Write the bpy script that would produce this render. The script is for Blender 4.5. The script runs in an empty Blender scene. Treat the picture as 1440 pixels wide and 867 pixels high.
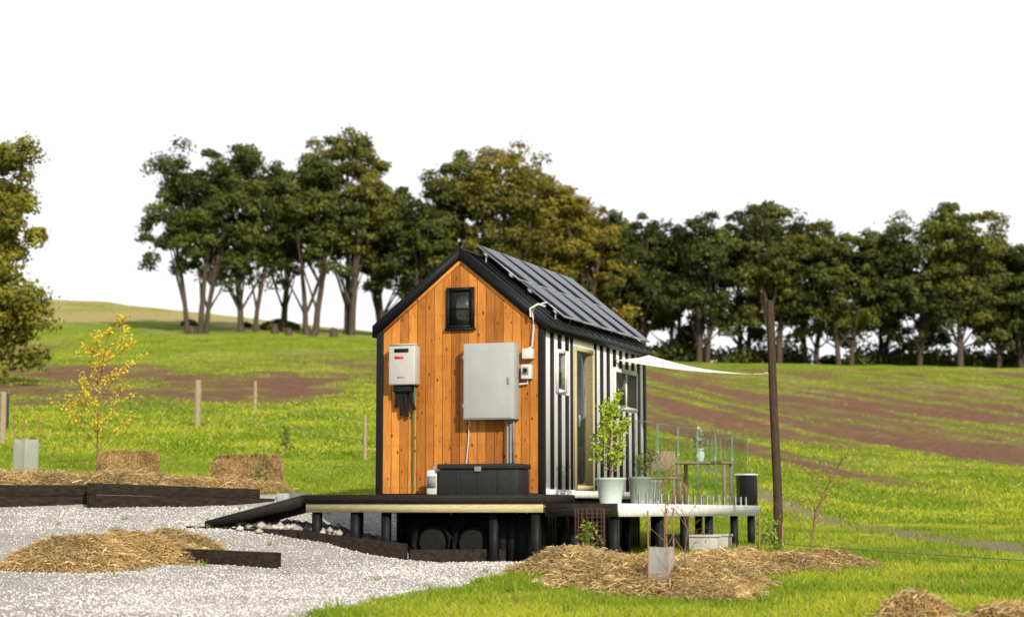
import bpy, math, random
import numpy as np
from mathutils import Vector, Matrix
random.seed(7); rng=np.random.default_rng(7)
D=bpy.data; S=bpy.context.scene
S.view_settings.view_transform='Standard'; S.view_settings.look='None'; S.view_settings.exposure=0; S.view_settings.gamma=1

# ------------------------------------------------------------------ noise
def vn(x,y,s=0.0):
    xi=np.floor(x); yi=np.floor(y); fx=x-xi; fy=y-yi
    fx=fx*fx*(3-2*fx); fy=fy*fy*(3-2*fy)
    def h(a,b):
        v=np.sin(a*127.1+b*311.7+s*74.7)*43758.5453
        return v-np.floor(v)
    return (h(xi,yi)*(1-fx)+h(xi+1,yi)*fx)*(1-fy)+(h(xi,yi+1)*(1-fx)+h(xi+1,yi+1)*fx)*fy
def fbm(x,y,s=0.0,o=4):
    t=0;a=.5
    for i in range(o):
        t=t+a*vn(x*2**i,y*2**i,s+i*3.1);a*=.5
    return t/(1-.5**o)
def sst(a,b,x):
    t=np.clip((x-a)/(b-a),0,1); return t*t*(3-2*t)

# ------------------------------------------------------------------ terrain (z=0 is eye level)
ROWS=[(-1500,[(0,-4)]),(-60,[(0,-2.2)]),(0,[(0,-1.6)]),(14,[(0,-1.08)]),(18,[(-8,-.95),(8,-.95)]),(22,[(-8,-.82),(8,-.86)]),
(25,[(-8,-.62),(-6,-.66),(-2,-.70),(8,-.76)]),
(26.5,[(-8,-.38),(-4.2,-.45),(-2.6,-.55),(-1,-.70),(8,-.73)]),
(28,[(-8,-.24),(-4,-.25),(-2.6,-.32),(-1,-.69),(8,-.70)]),
(31,[(-8,-.04),(-3.5,-.08),(-1,-.6),(8,-.62)]),
(33.25,[(-9,.1),(-3.8,.1),(-2.5,0),(0,-.6),(9,-.55)]),
(33.7,[(-9,.46),(-6.5,.44),(-3.9,.3),(-2.5,.1),(0,-.55),(9,-.54)]),
(36,[(-20,.8),(-9,.74),(-3,.42),(0,-.1),(3,-.42),(9,-.48)]),
(40,[(-20,1.1),(-9,.98),(-3,.85),(3,0),(6,-.33),(30,-.42)]),
(45,[(-20,1.6),(-9,1.4),(-3,1.2),(3,.35),(7,-.25),(30,-.3)]),
(55,[(-40,2.7),(-20,2.5),(-5,2.4),(5,1.2),(10,.2),(40,.1)]),
(80,[(-60,5.6),(-25,5.3),(-5,5.0),(10,2.7),(25,2.2),(70,2.0)]),
(110,[(-90,9.5),(-40,9.0),(0,7.7),(15,5.9),(40,5.4),(100,5.0)]),
(140,[(-110,12.8),(-50,12.4),(-5,11.5),(15,9.5),(50,9.0),(120,8.5)]),
(170,[(-120,17),(-60,16.2),(-15,15.5),(15,13.2),(50,12.6),(140,12)]),
(200,[(-120,22),(-50,20.8),(-17,18.8),(15,15.2),(50,13.8),(150,13)]),
(232,[(-130,28),(-70,26.6),(-48,25.3),(-17,21.5),(10,16.5),(80,14),(160,13)]),
(270,[(-130,29),(-48,25),(-17,21.5),(10,15),(80,12)]),
(400,[(0,9)]),(1600,[(0,-10)]),(3000,[(0,-30)])]
RY=np.array([r[0] for r in ROWS],float)
def gz0(X,Y):
    Z=np.stack([np.interp(X,[p[0] for p in r[1]],[p[1] for p in r[1]]) for r in ROWS])
    i=np.clip(np.searchsorted(RY,Y)-1,0,len(RY)-2)
    t=np.clip((Y-RY[i])/(RY[i+1]-RY[i]),0,1)
    n=np.arange(X.size)
    return Z[i,n]*(1-t)+Z[i+1,n]*t
def gz(X,Y):
    sc=np.isscalar(X) or np.ndim(X)==0
    X=np.atleast_1d(np.asarray(X,float)).ravel(); Y=np.atleast_1d(np.asarray(Y,float)).ravel()
    d=np.where(Y>36,np.minimum((Y-36)*.25,9),0.0)
    z=(gz0(X,Y)*2+gz0(X,Y-d)+gz0(X,Y+d)+gz0(X,Y-d*.5)+gz0(X,Y+d*.5))/6
    amp=np.clip(np.abs(Y)/400,.03,.35)
    z=z+amp*(fbm(X/3+9,Y/3,2.0)-.5)+.02*(vn(X*2,Y*2,5)-.5)
    return float(z[0]) if sc else z
def seg_d(X,Y,a,b):
    a=np.array(a);b=np.array(b);d=b-a
    t=np.clip(((X-a[0])*d[0]+(Y-a[1])*d[1])/(d@d),0,1)
    return np.hypot(X-a[0]-t*d[0],Y-a[1]-t*d[1])
def m_gravel(X,Y):
    b=np.interp(Y,[-30,0,10,18,21.8,24,26,34],[-14,-8,-4.6,-1.9,-1.0,.0,.9,.9])+.9*(fbm(X*.9,Y*.9,3)-.5)
    g=sst(.2,-.2,X-b)*sst(33.75,33.55,Y)*sst(-17,-16,X)
    return g
def m_path(X,Y):
    return sst(1.1,.3,seg_d(X,Y,(6.0,58),(8.6,26))+.8*(fbm(X*.8,Y*.8,8)-.5))*(.4+.5*fbm(X*.6,Y*.6,4))
def m_earth(X,Y):
    q=X*.97+Y*.24; s=Y*.97-X*.24
    st=fbm(q/1.5,s/34,11,4); big=fbm(X/16,Y/24,12,3); fine=fbm(X/1.2,Y/3,14,3)
    q2=X*.88+Y*.10; st2=fbm(q2/3.0,Y/14,17,3)
    R=sst(0,9,X)
    er=sst(62,86,Y+(st-.5)*34)*sst(168,150,Y)*(.62+1.7*(st-.48)+.5*(fine-.5)+.7*(big-.5))
    el=sst(56,80,Y+(big-.5)*30)*sst(152,128,Y)*np.clip(.42+1.5*(st2-.5)+1.0*(big-.5)+.8*(fine-.5),0,1)
    e=el*(1-R)+er*R
    tr=sst(1.2,.3,seg_d(X,Y,(6,132),(34,90)))+sst(1.2,.3,seg_d(X,Y,(8,132),(37,90)))+.7*sst(.9,.3,seg_d(X,Y,(5,112),(24,66)))
    return np.clip(e+tr*.5*R,0,1)
def m_dry(X,Y):
    return np.clip(sst(176,196,Y)*(.55+1.0*(fbm(X/8,Y/8,21)-.4))+.45*sst(46,66,Y)*sst(.45,.65,fbm(X/5,Y/9,23)),0,1)

# ------------------------------------------------------------------ material helpers
def newmat(name):
    m=D.materials.new(name); m.use_nodes=True; nt=m.node_tree
    for n in list(nt.nodes): nt.nodes.remove(n)
    o=nt.nodes.new('ShaderNodeOutputMaterial'); p=nt.nodes.new('ShaderNodeBsdfPrincipled')
    nt.links.new(p.outputs[0],o.inputs[0]); return m,nt,p,o
def N(nt,t,**k):
    n=nt.nodes.new('ShaderNode'+t)
    for a,v in k.items(): setattr(n,a,v)
    return n
def noise(nt,scale,detail=5,rough=.6,vec=None,dist=0):
    n=N(nt,'TexNoise'); n.inputs['Scale'].default_value=scale; n.inputs['Detail'].default_value=detail; n.inputs['Roughness'].default_value=rough; n.inputs['Distortion'].default_value=dist
    if vec is not None: nt.links.new(vec,n.inputs['Vector'])
    return n
def ramp(nt,fac,stops):
    r=N(nt,'ValToRGB'); nt.links.new(fac,r.inputs[0])
    e=r.color_ramp.elements
    while len(e)<len(stops): e.new(.5)
    for i,(p,c) in enumerate(stops):
        e[i].position=p; e[i].color=(c[0],c[1],c[2],1) if hasattr(c,'__len__') else (c,c,c,1)
    return r
def mix(nt,f,a,b,bt='MIX'):
    m=N(nt,'Mix',data_type='RGBA',blend_type=bt)
    for s,v in ((0,f),(6,a),(7,b)):
        if hasattr(v,'is_linked') or hasattr(v,'links'): nt.links.new(v,m.inputs[s])
        elif s==0: m.inputs[0].default_value=v
        else: m.inputs[s].default_value=(v[0],v[1],v[2],1)
    return m.outputs[2]
def bump(nt,h,p,strength=.4,dist=.01):
    b=N(nt,'Bump'); b.inputs['Strength'].default_value=strength; b.inputs['Distance'].default_value=dist
    nt.links.new(h,b.inputs['Height']); nt.links.new(b.outputs[0],p.inputs['Normal'])
def objco(nt,scale=(1,1,1)):
    t=N(nt,'TexCoord'); mp=N(nt,'Mapping'); mp.inputs['Scale'].default_value=scale
    nt.links.new(t.outputs['Object'],mp.inputs[0]); return mp.outputs[0]
def simple(name,col,rough=.6,metal=0,var=.25,scale=12,bmp=.15,spec=.4,stretch=(1,1,1)):
    m,nt,p,o=newmat(name); v=objco(nt,stretch)
    n=noise(nt,scale,6,.65,v); r=ramp(nt,n.outputs[0],[(.3,[c*(1-var) for c in col]),(.7,[min(1,c*(1+var)) for c in col])])
    nt.links.new(r.outputs[0],p.inputs['Base Color']); p.inputs['Roughness'].default_value=rough; p.inputs['Metallic'].default_value=metal
    p.inputs['Specular IOR Level'].default_value=spec
    if bmp: bump(nt,n.outputs[0],p,bmp,.004)
    return m
def leafmat(name,trans=.35,rough=.55,spec=.25):
    m,nt,p,o=newmat(name); a=N(nt,'Attribute',attribute_name='col')
    nt.links.new(a.outputs[0],p.inputs['Base Color']); p.inputs['Roughness'].default_value=rough; p.inputs['Specular IOR Level'].default_value=spec
    t=N(nt,'BsdfTranslucent'); ms=N(nt,'MixShader'); ms.inputs[0].default_value=trans
    c=mix(nt,1.0,a.outputs[0],(1.25,1.2,.6),'MULTIPLY'); nt.links.new(c,t.inputs[0])
    nt.links.new(p.outputs[0],ms.inputs[1]); nt.links.new(t.outputs[0],ms.inputs[2]); nt.links.new(ms.outputs[0],o.inputs[0])
    return m
M={}
M['black']=simple('black_paint',(.010,.010,.011),.55,0,.3,20,.1,.15)
M['roof']=simple('black_steel',(.012,.013,.015),.45,0,.25,8,.05,.2)
M['white']=simple('white_paint',(.82,.80,.84),.5,0,.05,6,.05)
M['whitetrim']=simple('white_trim_weathered',(.66,.65,.63),.6,0,.18,8,.1)
M['grey']=simple('powder_coat_grey',(.34,.355,.35),.45,0,.07,3,.02,.3)
M['greyd']=simple('grey_plastic',(.20,.21,.21),.5,0,.1,10,.02)
M['beige']=simple('heater_enamel',(.42,.41,.385),.45,0,.07,4,.02,.3)
M['red']=simple('red_label',(.5,.03,.02),.5)
M['conduit']=simple('conduit_pvc',(.55,.55,.53),.45,0,.06)
M['rubber']=simple('rubber_black',(.012,.012,.012),.8,0,.3,30,.2,.15)
M['hose']=simple('green_hose',(.03,.14,.05),.5)
M['chest']=simple('chest_plastic',(.020,.021,.023),.55,0,.25,14,.1,.2)
M['deckdark']=simple('dark_deck_board',(.020,.017,.015),.75,0,.4,9,.3,.15,stretch=(1,6,6))
M['pine']=simple('treated_pine_beam',(.44,.38,.21),.7,0,.25,8,.3,.3,stretch=(1,8,8))
M['blacktimber']=simple('blackened_sleeper',(.022,.017,.013),.85,0,.7,7,.8,.12,stretch=(1,5,5))
M['greytimber']=simple('weathered_timber',(.30,.23,.15),.85,0,.35,12,.5,.3,stretch=(4,4,1))
M['postwood']=simple('post_wood_dark',(.055,.037,.024),.85,0,.6,10,.5,.15,stretch=(5,5,.7))
M['concrete']=simple('concrete',(.42,.41,.38),.85,0,.2,10,.4)
M['sail']=simple('sail_fabric',(.84,.81,.74),.8,0,.05,3,.05)
M['steel']=simple('stainless',(.45,.45,.45),.35,1,.1)
M['pot']=simple('pot_glaze',(.46,.57,.54),.35,0,.1,5,.03)
M['potg']=simple('pot_grey',(.36,.39,.39),.6,0,.1,5,.05)
M['bark']=simple('bark',(.075,.056,.043),.9,0,.45,3,.6,.1,stretch=(3,3,.6))
M['twig']=simple('twig_bark',(.20,.10,.065),.8,0,.3,20,.2)
M['stake']=simple('hardwood_stake',(.30,.16,.075),.8,0,.25,15,.3,stretch=(5,5,1))
M['rust']=simple('rusty_wire',(.11,.06,.04),.8,.3)
M['wire']=simple('fence_wire',(.25,.25,.24),.5,.6)
M['binm']=simple('bin_green',(.03,.06,.06),.5)
M['leaf']=leafmat('foliage_leaf',.28)
M['grass']=leafmat('grass_blade',.45,.6,.1)
M['straw']=leafmat('straw_strand',.2,.75,.15)
M['inter']=simple('interior_dark',(.03,.025,.02),.9)
# cedar
m,nt,p,o=newmat('cedar_board'); v=objco(nt,(10,10,.8)); v2=objco(nt,(1,1,1))
g=N(nt,'NewGeometry'); n=noise(nt,3.5,9,.75,v,.9)
r=ramp(nt,n.outputs[0],[(.25,(.22,.068,.010)),(.45,(.48,.180,.028)),(.62,(.57,.235,.042)),(.85,(.70,.34,.09))])
pi=ramp(nt,g.outputs['Random Per Island'],[(0,(.60,.53,.45)),(.45,(1,1,1)),(1,(1.0,1.0,1.0))]); pi.color_ramp.elements[2].color=(1.18,1.22,1.32,1)
c=mix(nt,1,r.outputs[0],pi.outputs[0],'MULTIPLY')
vo=N(nt,'TexVoronoi'); vo.inputs['Scale'].default_value=6; nt.links.new(objco(nt,(1.5,1,.8)),vo.inputs['Vector'])
kn=ramp(nt,vo.outputs['Distance'],[(.08,(1,1,1)),(.17,(0,0,0))]); c=mix(nt,kn.outputs[0],c,(.11,.035,.010))
st=noise(nt,1.1,5,.65,v2); sr=ramp(nt,st.outputs[0],[(.35,(.74,.70,.64)),(.62,(1,1,1))]); c=mix(nt,1,c,sr.outputs[0],'MULTIPLY')
nt.links.new(c,p.inputs['Base Color']); p.inputs['Roughness'].default_value=.6; p.inputs['Specular IOR Level'].default_value=.25; bump(nt,n.outputs[0],p,.4,.005); M['cedar']=m
# window glass
m,nt,p,o=newmat('window_glass'); p.inputs['Base Color'].default_value=(.02,.025,.02,1); p.inputs['Roughness'].default_value=.04; p.inputs['Specular IOR Level'].default_value=.8
n=noise(nt,1.5,2,.5,objco(nt)); bump(nt,n.outputs[0],p,.08,.02); M['glass']=m
# clear balustrade glass
m,nt,p,o=newmat('clear_glass_panel'); nt.nodes.remove(p)
tr=N(nt,'BsdfTransparent'); tr.inputs[0].default_value=(.86,.93,.89,1); gl=N(nt,'BsdfGlossy'); gl.inputs['Roughness'].default_value=.02; gl.inputs[0].default_value=(.9,1,.95,1)
ms=N(nt,'MixShader'); ms.inputs[0].default_value=.14; nt.links.new(tr.outputs[0],ms.inputs[1]); nt.links.new(gl.outputs[0],ms.inputs[2]); nt.links.new(ms.outputs[0],o.inputs[0]); M['clear']=m
m,nt,p,o=newmat('glass_edge'); p.inputs['Base Color'].default_value=(.13,.22,.17,1); p.inputs['Roughness'].default_value=.2; M['gedge']=m
# plastic guard
m,nt,p,o=newmat('guard_plastic'); nt.nodes.remove(p)
tr=N(nt,'BsdfTransparent'); tl=N(nt,'BsdfTranslucent'); tl.inputs[0].default_value=(.75,.75,.73,1); df=N(nt,'BsdfDiffuse'); df.inputs[0].default_value=(.50,.50,.49,1)
m1=N(nt,'MixShader'); m1.inputs[0].default_value=.4; m2=N(nt,'MixShader'); m2.inputs[0].default_value=.6
nt.links.new(df.outputs[0],m1.inputs[1]); nt.links.new(tl.outputs[0],m1.inputs[2]); nt.links.new(tr.outputs[0],m2.inputs[1]); nt.links.new(m1.outputs[0],m2.inputs[2]); nt.links.new(m2.outputs[0],o.inputs[0]); M['guard']=m
# solar cell
m,nt,p,o=newmat('solar_cell'); br=N(nt,'TexBrick'); br.offset=0; br.inputs['Scale'].default_value=1
br.inputs['Color1'].default_value=(.008,.011,.022,1); br.inputs['Color2'].default_value=(.011,.015,.028,1); br.inputs['Mortar'].default_value=(.028,.032,.042,1)
br.inputs['Mortar Size'].default_value=.006; br.inputs['Brick Width'].default_value=.16; br.inputs['Row Height'].default_value=.16
cm=objco(nt); nt.links.new(cm,br.inputs['Vector']); nt.links.new(br.outputs[0],p.inputs['Base Color']); p.inputs['Roughness'].default_value=.2; p.inputs['Specular IOR Level'].default_value=.07; M['cell']=m
# ground
m,nt,p,o=newmat('ground_surface')
tc=N(nt,'TexCoord'); P=tc.outputs['Object']
def attr(n): a=N(nt,'Attribute',attribute_name=n); return a.outputs['Fac']
n1=noise(nt,.35,6,.6,P); n2=noise(nt,3.0,8,.7,P); n3=noise(nt,28,6,.75,P); n4=noise(nt,.8,7,.7,P)
gr=ramp(nt,n1.outputs[0],[(.3,(.15,.235,.018)),(.5,(.25,.335,.028)),(.72,(.38,.42,.045))])
gd=ramp(nt,n2.outputs[0],[(.32,(.55,.55,.5)),(.62,(1.0,1.0,1.0))]); gcol=mix(nt,1,gr.outputs[0],gd.outputs[0],'MULTIPLY')
er=ramp(nt,n2.outputs[0],[(.3,(.11,.054,.032)),(.55,(.22,.118,.070)),(.75,(.34,.205,.12))])
dr=ramp(nt,n2.outputs[0],[(.3,(.28,.24,.08)),(.7,(.50,.42,.18))])
sp=ramp(nt,n3.outputs[0],[(.3,(.30,.29,.28)),(.5,(.52,.50,.47)),(.68,(.74,.72,.68))]); gv=ramp(nt,n4.outputs[0],[(.32,(.74,.71,.68)),(.62,(1,1,1))])
gvc=mix(nt,1,sp.outputs[0],gv.outputs[0],'MULTIPLY')
def sharp(a,nz,k,lo=.35,hi=.65):
    x=N(nt,'Math',operation='MULTIPLY_ADD'); nt.links.new(nz,x.inputs[0]); x.inputs[1].default_value=k; x.inputs[2].default_value=-k*.5
    y=N(nt,'Math',operation='ADD'); nt.links.new(x.outputs[0],y.inputs[0]); nt.links.new(a,y.inputs[1])
    rr=N(nt,'MapRange'); rr.inputs[1].default_value=lo; rr.inputs[2].default_value=hi; nt.links.new(y.outputs[0],rr.inputs[0]); return rr.outputs[0]
c=mix(nt,sharp(attr('dry'),n2.outputs[0],1.2),gcol,dr.outputs[0])
c=mix(nt,sharp(attr('earth'),n4.outputs[0],1.5,.12,.85),c,er.outputs[0])
c=mix(nt,sharp(attr('path'),n2.outputs[0],.8,.2,.8),c,(.30,.22,.17))
c=mix(nt,sharp(attr('gravel'),n2.outputs[0],.9),c,gvc)
nt.links.new(c,p.inputs['Base Color']); p.inputs['Roughness'].default_value=.95; p.inputs['Specular IOR Level'].default_value=.1
ad=N(nt,'Math',operation='ADD'); nt.links.new(n2.outputs[0],ad.inputs[0]); nt.links.new(n3.outputs[0],ad.inputs[1]); bump(nt,ad.outputs[0],p,.8,.06); M['ground']=m

# ------------------------------------------------------------------ mesh builder
class MB:
    def __init__(s): s.V=[];s.F=[];s.n=0
    def add(s,V,F,mi=0,col=(1,1,1)):
        V=np.asarray(V,float).reshape(-1,3); F=np.asarray(F,int)
        c=np.empty((len(V),4),np.float32); c[:,3]=1; c[:,:3]=np.asarray(col)
        s.V.append((V,c)); s.F.append((F+s.n,mi)); s.n+=len(V)
    def tube(s,pts,rad,mi=0,sides=6,col=(1,1,1),cap=True):
        pts=np.asarray(pts,float); k=len(pts); rad=np.broadcast_to(rad,(k,))
        T=np.gradient(pts,axis=0); T/=np.linalg.norm(T,axis=1)[:,None]+1e-9
        ref=np.array([0,0,1.]) if abs(T[0][2])<.8 else np.array([1.,0,0])
        V=[]
        for i in range(k):
            a=np.cross(T[i],ref); a/=np.linalg.norm(a)+1e-9; b=np.cross(T[i],a)
            for j in range(sides):
                t=2*math.pi*j/sides; V.append(pts[i]+rad[i]*(math.cos(t)*a+math.sin(t)*b))
        F=[]
        for i in range(k-1):
            for j in range(sides):
                F.append([i*sides+j,i*sides+(j+1)%sides,(i+1)*sides+(j+1)%sides,(i+1)*sides+j])
        s.add(V,F,mi,col)
        if cap: s.add(V[-sides:],[list(range(sides))],mi,col)
    def box(s,x0,x1,y0,y1,z0,z1,mi=0,col=(1,1,1)):
        V=[(x,y,z) for x in(x0,x1) for y in(y0,y1) for z in(z0,z1)]
        s.add(V,[[0,1,3,2],[4,6,7,5],[0,4,5,1],[2,3,7,6],[0,2,6,4],[1,5,7,3]],mi,col)
    def leaves(s,C,Nn,size,col,mi=0,asp=.6):
        n=len(C); Nn=Nn/(np.linalg.norm(Nn,axis=1)[:,None]+1e-9)
        r=rng.normal(size=(n,3)); a=np.cross(Nn,r); a/=np.linalg.norm(a,axis=1)[:,None]+1e-9; b=np.cross(Nn,a)
        sz=np.broadcast_to(size,(n,))[:,None]
        V=np.stack([C-a*sz,C-b*sz*asp,C+a*sz,C+b*sz*asp],1).reshape(-1,3)
        F=np.arange(n*4).reshape(n,4); s.add(V,F,mi,np.repeat(col,4,axis=0))
    def build(s,name,mats,parent=None,loc=None,smooth=False):
        me=D.meshes.new(name); V=np.concatenate([v for v,c in s.V]); C=np.concatenate([c for v,c in s.V])
        me.vertices.add(len(V)); me.vertices.foreach_set('co',V.astype(np.float32).ravel())
        L=np.concatenate([f.ravel() for f,_ in s.F]); tot=np.concatenate([np.full(len(f),f.shape[1]) for f,_ in s.F])
        st=np.concatenate([[0],np.cumsum(tot)[:-1]]); mi=np.concatenate([np.full(len(f),m) for f,m in s.F])
        me.loops.add(len(L)); me.loops.foreach_set('vertex_index',L.astype(np.int32))
        me.polygons.add(len(tot)); me.polygons.foreach_set('loop_start',st.astype(np.int32))
        me.polygons.foreach_set('material_index',mi.astype(np.int32))
        me.update(calc_edges=True)
        a=me.attributes.new('col','FLOAT_COLOR','POINT'); a.data.foreach_set('color',C.ravel())
        for k in mats: me.materials.append(M[k])
        if smooth: me.polygons.foreach_set('use_smooth',np.ones(len(tot),bool))
        ob=D.objects.new(name,me); S.collection.objects.link(ob)
        if parent: ob.parent=parent
        if loc is not None: ob.location=loc
        return ob
def empty(name,loc=(0,0,0),rz=0):
    e=D.objects.new(name,None); e.empty_display_size=.3; S.collection.objects.link(e); e.location=loc; e.rotation_euler=(0,0,rz); return e
def bx(par,name,x0,x1,y0,y1,z0,z1,mat,bev=0):
    b=MB(); b.box(x0,x1,y0,y1,z0,z1); o=b.build(name,[mat],par)
    if bev:
        md=o.modifiers.new('b','BEVEL'); md.width=bev; md.segments=2
    return o
def pipe(par,name,pts,r,mat,sides=8):
    b=MB(); b.tube(pts,r,0,sides); return b.build(name,[mat],par,smooth=True)

# ------------------------------------------------------------------ ground mesh
def axis(lo,hi,c0,c1,st,gr):
    a=list(np.arange(c0,c1,st)); s=st
    while a[-1]<hi: s*=gr; a.append(a[-1]+s)
    s=st; b=[]; x=c0
    while x>lo: s*=gr; x-=s; b.append(x)
    return np.array(b[::-1]+a)
gx=axis(-1600,1600,-13,13,.16,1.035); gy=axis(-800,2800,15,46,.16,1.018)
GX,GY=np.meshgrid(gx,gy); GXf=GX.ravel(); GYf=GY.ravel(); GZ=gz(GXf,GYf)
nx,ny=len(gx),len(gy); idx=np.arange(nx*ny).reshape(ny,nx)
F=np.stack([idx[:-1,:-1],idx[:-1,1:],idx[1:,1:],idx[1:,:-1]],-1).reshape(-1,4)
b=MB(); b.add(np.stack([GXf,GYf,GZ],1),F); go=b.build('ground',['ground'],smooth=True)
for nme,fn in (('gravel',m_gravel),('earth',m_earth),('dry',m_dry),('path',m_path)):
    a=go.data.attributes.new(nme,'FLOAT','POINT'); a.data.foreach_set('value',fn(GXf,GYf).astype(np.float32))

# ------------------------------------------------------------------ grass
def grassfield(name,n,ylo,yhi,xf,h0,h1,w,ek=.5):
    y=ylo*(yhi/ylo)**rng.random(n); x=(rng.random(n)*2-1)*(y*.275+xf)
    mk=(m_gravel(x,y)<.3+.35*rng.random(n))&(m_earth(x,y)<.15+ek*rng.random(n))&(m_path(x,y)<.2+.5*rng.random(n))
    x=x[mk];y=y[mk]; n=len(x); z=gz(x,y)-.005
    cl=fbm(x*1.3,y*1.3,31); hh=(h0+(h1-h0)*rng.random(n)**1.5)*(.5+1.0*cl)
    th=rng.random(n)*6.283; dx=np.cos(th)*w*(.6+.8*rng.random(n)); dy=np.sin(th)*w
    lx=rng.normal(size=n)*hh*.7; ly=rng.normal(size=n)*hh*.7
    V=np.stack([np.stack([x-dx,y-dy,z],1),np.stack([x+dx,y+dy,z],1),np.stack([x+lx,y+ly,z+hh],1)],1).reshape(-1,3)
    t=(fbm(x*.5,y*.5,33)+.35*(rng.random(n)-.5))[:,None]; t=np.clip((t-.3)/.4,0,1)
    c=np.array([.19,.305,.020])*(1-t)+np.array([.47,.52,.05])*t; c=c*(.7+.55*rng.random((n,1)))
    dry=rng.random(n)<.08; c[dry]=np.array([.56,.44,.18])
    b=MB(); b.add(V,np.arange(n*3).reshape(n,3),0,np.repeat(c,3,axis=0)); return b.build(name,['grass'])
grassfield('lawn_grass',420000,16.5,46,1,.025,.085,.007)
grassfield('field_grass',240000,44,165,3,.05,.12,.03,.5)

# ------------------------------------------------------------------ gravel stones
def rocks(name,x,y,r,col,mat='rockc',zoff=.3,z=None):
    n=len(x); base=np.array([(1,0,0),(0,1,0),(-1,0,0),(0,-1,0),(0,0,.8),(0,0,-.8)],float)
    Fb=np.array([(0,1,4),(1,2,4),(2,3,4),(3,0,4),(1,0,5),(2,1,5),(3,2,5),(0,3,5)])
    if z is None: z=gz(x,y)
    V=base[None]*(r[:,None,None])*(.7+.6*rng.random((n,6,1))); th=rng.random(n)*6.28
    c,s=np.cos(th)[:,None],np.sin(th)[:,None]
    vx=V[:,:,0]*c-V[:,:,1]*s+x[:,None]; vy=V[:,:,0]*s+V[:,:,1]*c+y[:,None]; vz=V[:,:,2]*.75+(z+r*zoff)[:,None]
    VV=np.stack([vx,vy,vz],-1).reshape(-1,3); FF=(Fb[None]+np.arange(n)[:,None,None]*6).reshape(-1,3)
    b=MB(); b.add(VV,FF,0,np.repeat(col,6,axis=0)); return b.build(name,[mat])
m,nt,p,o=newmat('stone_chip'); a=N(nt,'Attribute',attribute_name='col'); nt.links.new(a.outputs[0],p.inputs['Base Color']); p.inputs['Roughness'].default_value=.9; M['rockc']=m
n=120000; y=16.5*(33.6/16.5)**rng.random(n); x=-rng.random(n)*y*.29+2.0*rng.random(n); mk=m_gravel(x,y)>.6-.58*rng.random(n)**2; x=x[mk];y=y[mk]; n=len(x)
pk=fbm(x*.7,y*.7,61); g=(.28+.48*rng.random((n,1)))*np.array([[1,.97,.93]])*(.65+.7*pk)[:,None]; rocks('gravel_stones',x,y,.005+.018*rng.random(n)**3,g)
n=300; x=-2.9+rng.normal(size=n)*.6; y=28.8+rng.normal(size=n)*.45; rocks('rock_pile',x,y,.04+.07*rng.random(n),(.22+.28*rng.random((n,1)))*np.array([[1,.93,.86]]),zoff=.5)

# ------------------------------------------------------------------ straw
def mound_h(x,y,blobs):
    h=np.zeros_like(x)
    for (bxx,by,rx,ry,hh) in blobs:
        d=((x-bxx)/rx)**2+((y-by)/ry)**2; h=np.maximum(h,hh*np.clip(1-d,0,1)**.9)
    return h*(.35+1.15*fbm(x*2.1,y*2.1,41)+.35*(vn(x*6,y*6,47)-.5))
def straw(name,blobs,n,fringe=1.2,ln=.16,wd=1):
    x0=min(q[0]-q[2] for q in blobs);x1=max(q[0]+q[2] for q in blobs);y0=min(q[1]-q[3] for q in blobs);y1=max(q[1]+q[3] for q in blobs)
    gx=np.arange(x0,x1,.06);gy=np.arange(y0,y1,.06); X,Y=np.meshgrid(gx,gy);X=X.ravel();Y=Y.ravel(); h=mound_h(X,Y,blobs)
    Z=gz(X,Y)+np.where(h>.015,h-.01,-.08)
    b=MB(); nx,ny=len(gx),len(gy); idx=np.arange(nx*ny).reshape(ny,nx)
    F=np.stack([idx[:-1,:-1],idx[:-1,1:],idx[1:,1:],idx[1:,:-1]],-1).reshape(-1,4)
    cc=(.6+.6*vn(X*14,Y*14,3))[:,None]*np.array([[.28,.18,.075]]); b.add(np.stack([X,Y,Z],1),F,0,cc)
    k=rng.integers(0,len(blobs),n*2); B=np.array(blobs)[k]; th=rng.random(n*2)*6.283; rr=np.sqrt(rng.random(n*2))*fringe
    x=B[:,0]+B[:,2]*rr*np.cos(th); y=B[:,1]+B[:,3]*rr*np.sin(th); h=mound_h(x,y,blobs)
    mk=(h>.015)|(rng.random(n*2)<.25); x=x[mk][:n];y=y[mk][:n];h=h[mk][:n]; n=len(x)
    z=gz(x,y)+h+.0+.045*rng.random(n)
    a=rng.random(n)*6.283; L=ln*(.4+rng.random(n)); tz=rng.normal(size=n)*.35
    d=np.stack([np.cos(a),np.sin(a),tz],1)*L[:,None]*.5; sag=np.stack([rng.normal(size=n)*.15,rng.normal(size=n)*.15,rng.random(n)*.3],1)*L[:,None]
    w=np.stack([-np.sin(a),np.cos(a),rng.normal(size=n)*.8],1)*(.0016+.0024*rng.random(n))[:,None]*wd
    C=np.stack([x,y,z],1); P0=C-d;P1=C+sag;P2=C+d
    V=np.stack([P0-w,P0+w,P1-w,P1+w,P2-w,P2+w],1).reshape(-1,3); i=np.arange(n)[:,None]*6
    F=np.concatenate([i+np.array([[0,1,3,2]]),i+np.array([[2,3,5,4]])]); t=rng.random((n,1))
    c=(np.array([.50,.33,.13])*(1-t)+np.array([.84,.66,.36])*t)*(.5+.6*rng.random((n,1)))
    cl=(.55+.85*fbm(x*2.5,y*2.5,44))[:,None]; c=c*cl
    b.add(V,F,0,np.repeat(c,6,axis=0)); return b.build(name,['straw'])
straw('straw_mulch',[(-5.45,24.6,.85,.75,.30),(-4.85,25.5,.9,.6,.27),(-4.45,26.2,.5,.4,.2),(-5.8,24.3,.4,.4,.15),(-4.9,25.1,.5,.4,.14)],44000)
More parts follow.
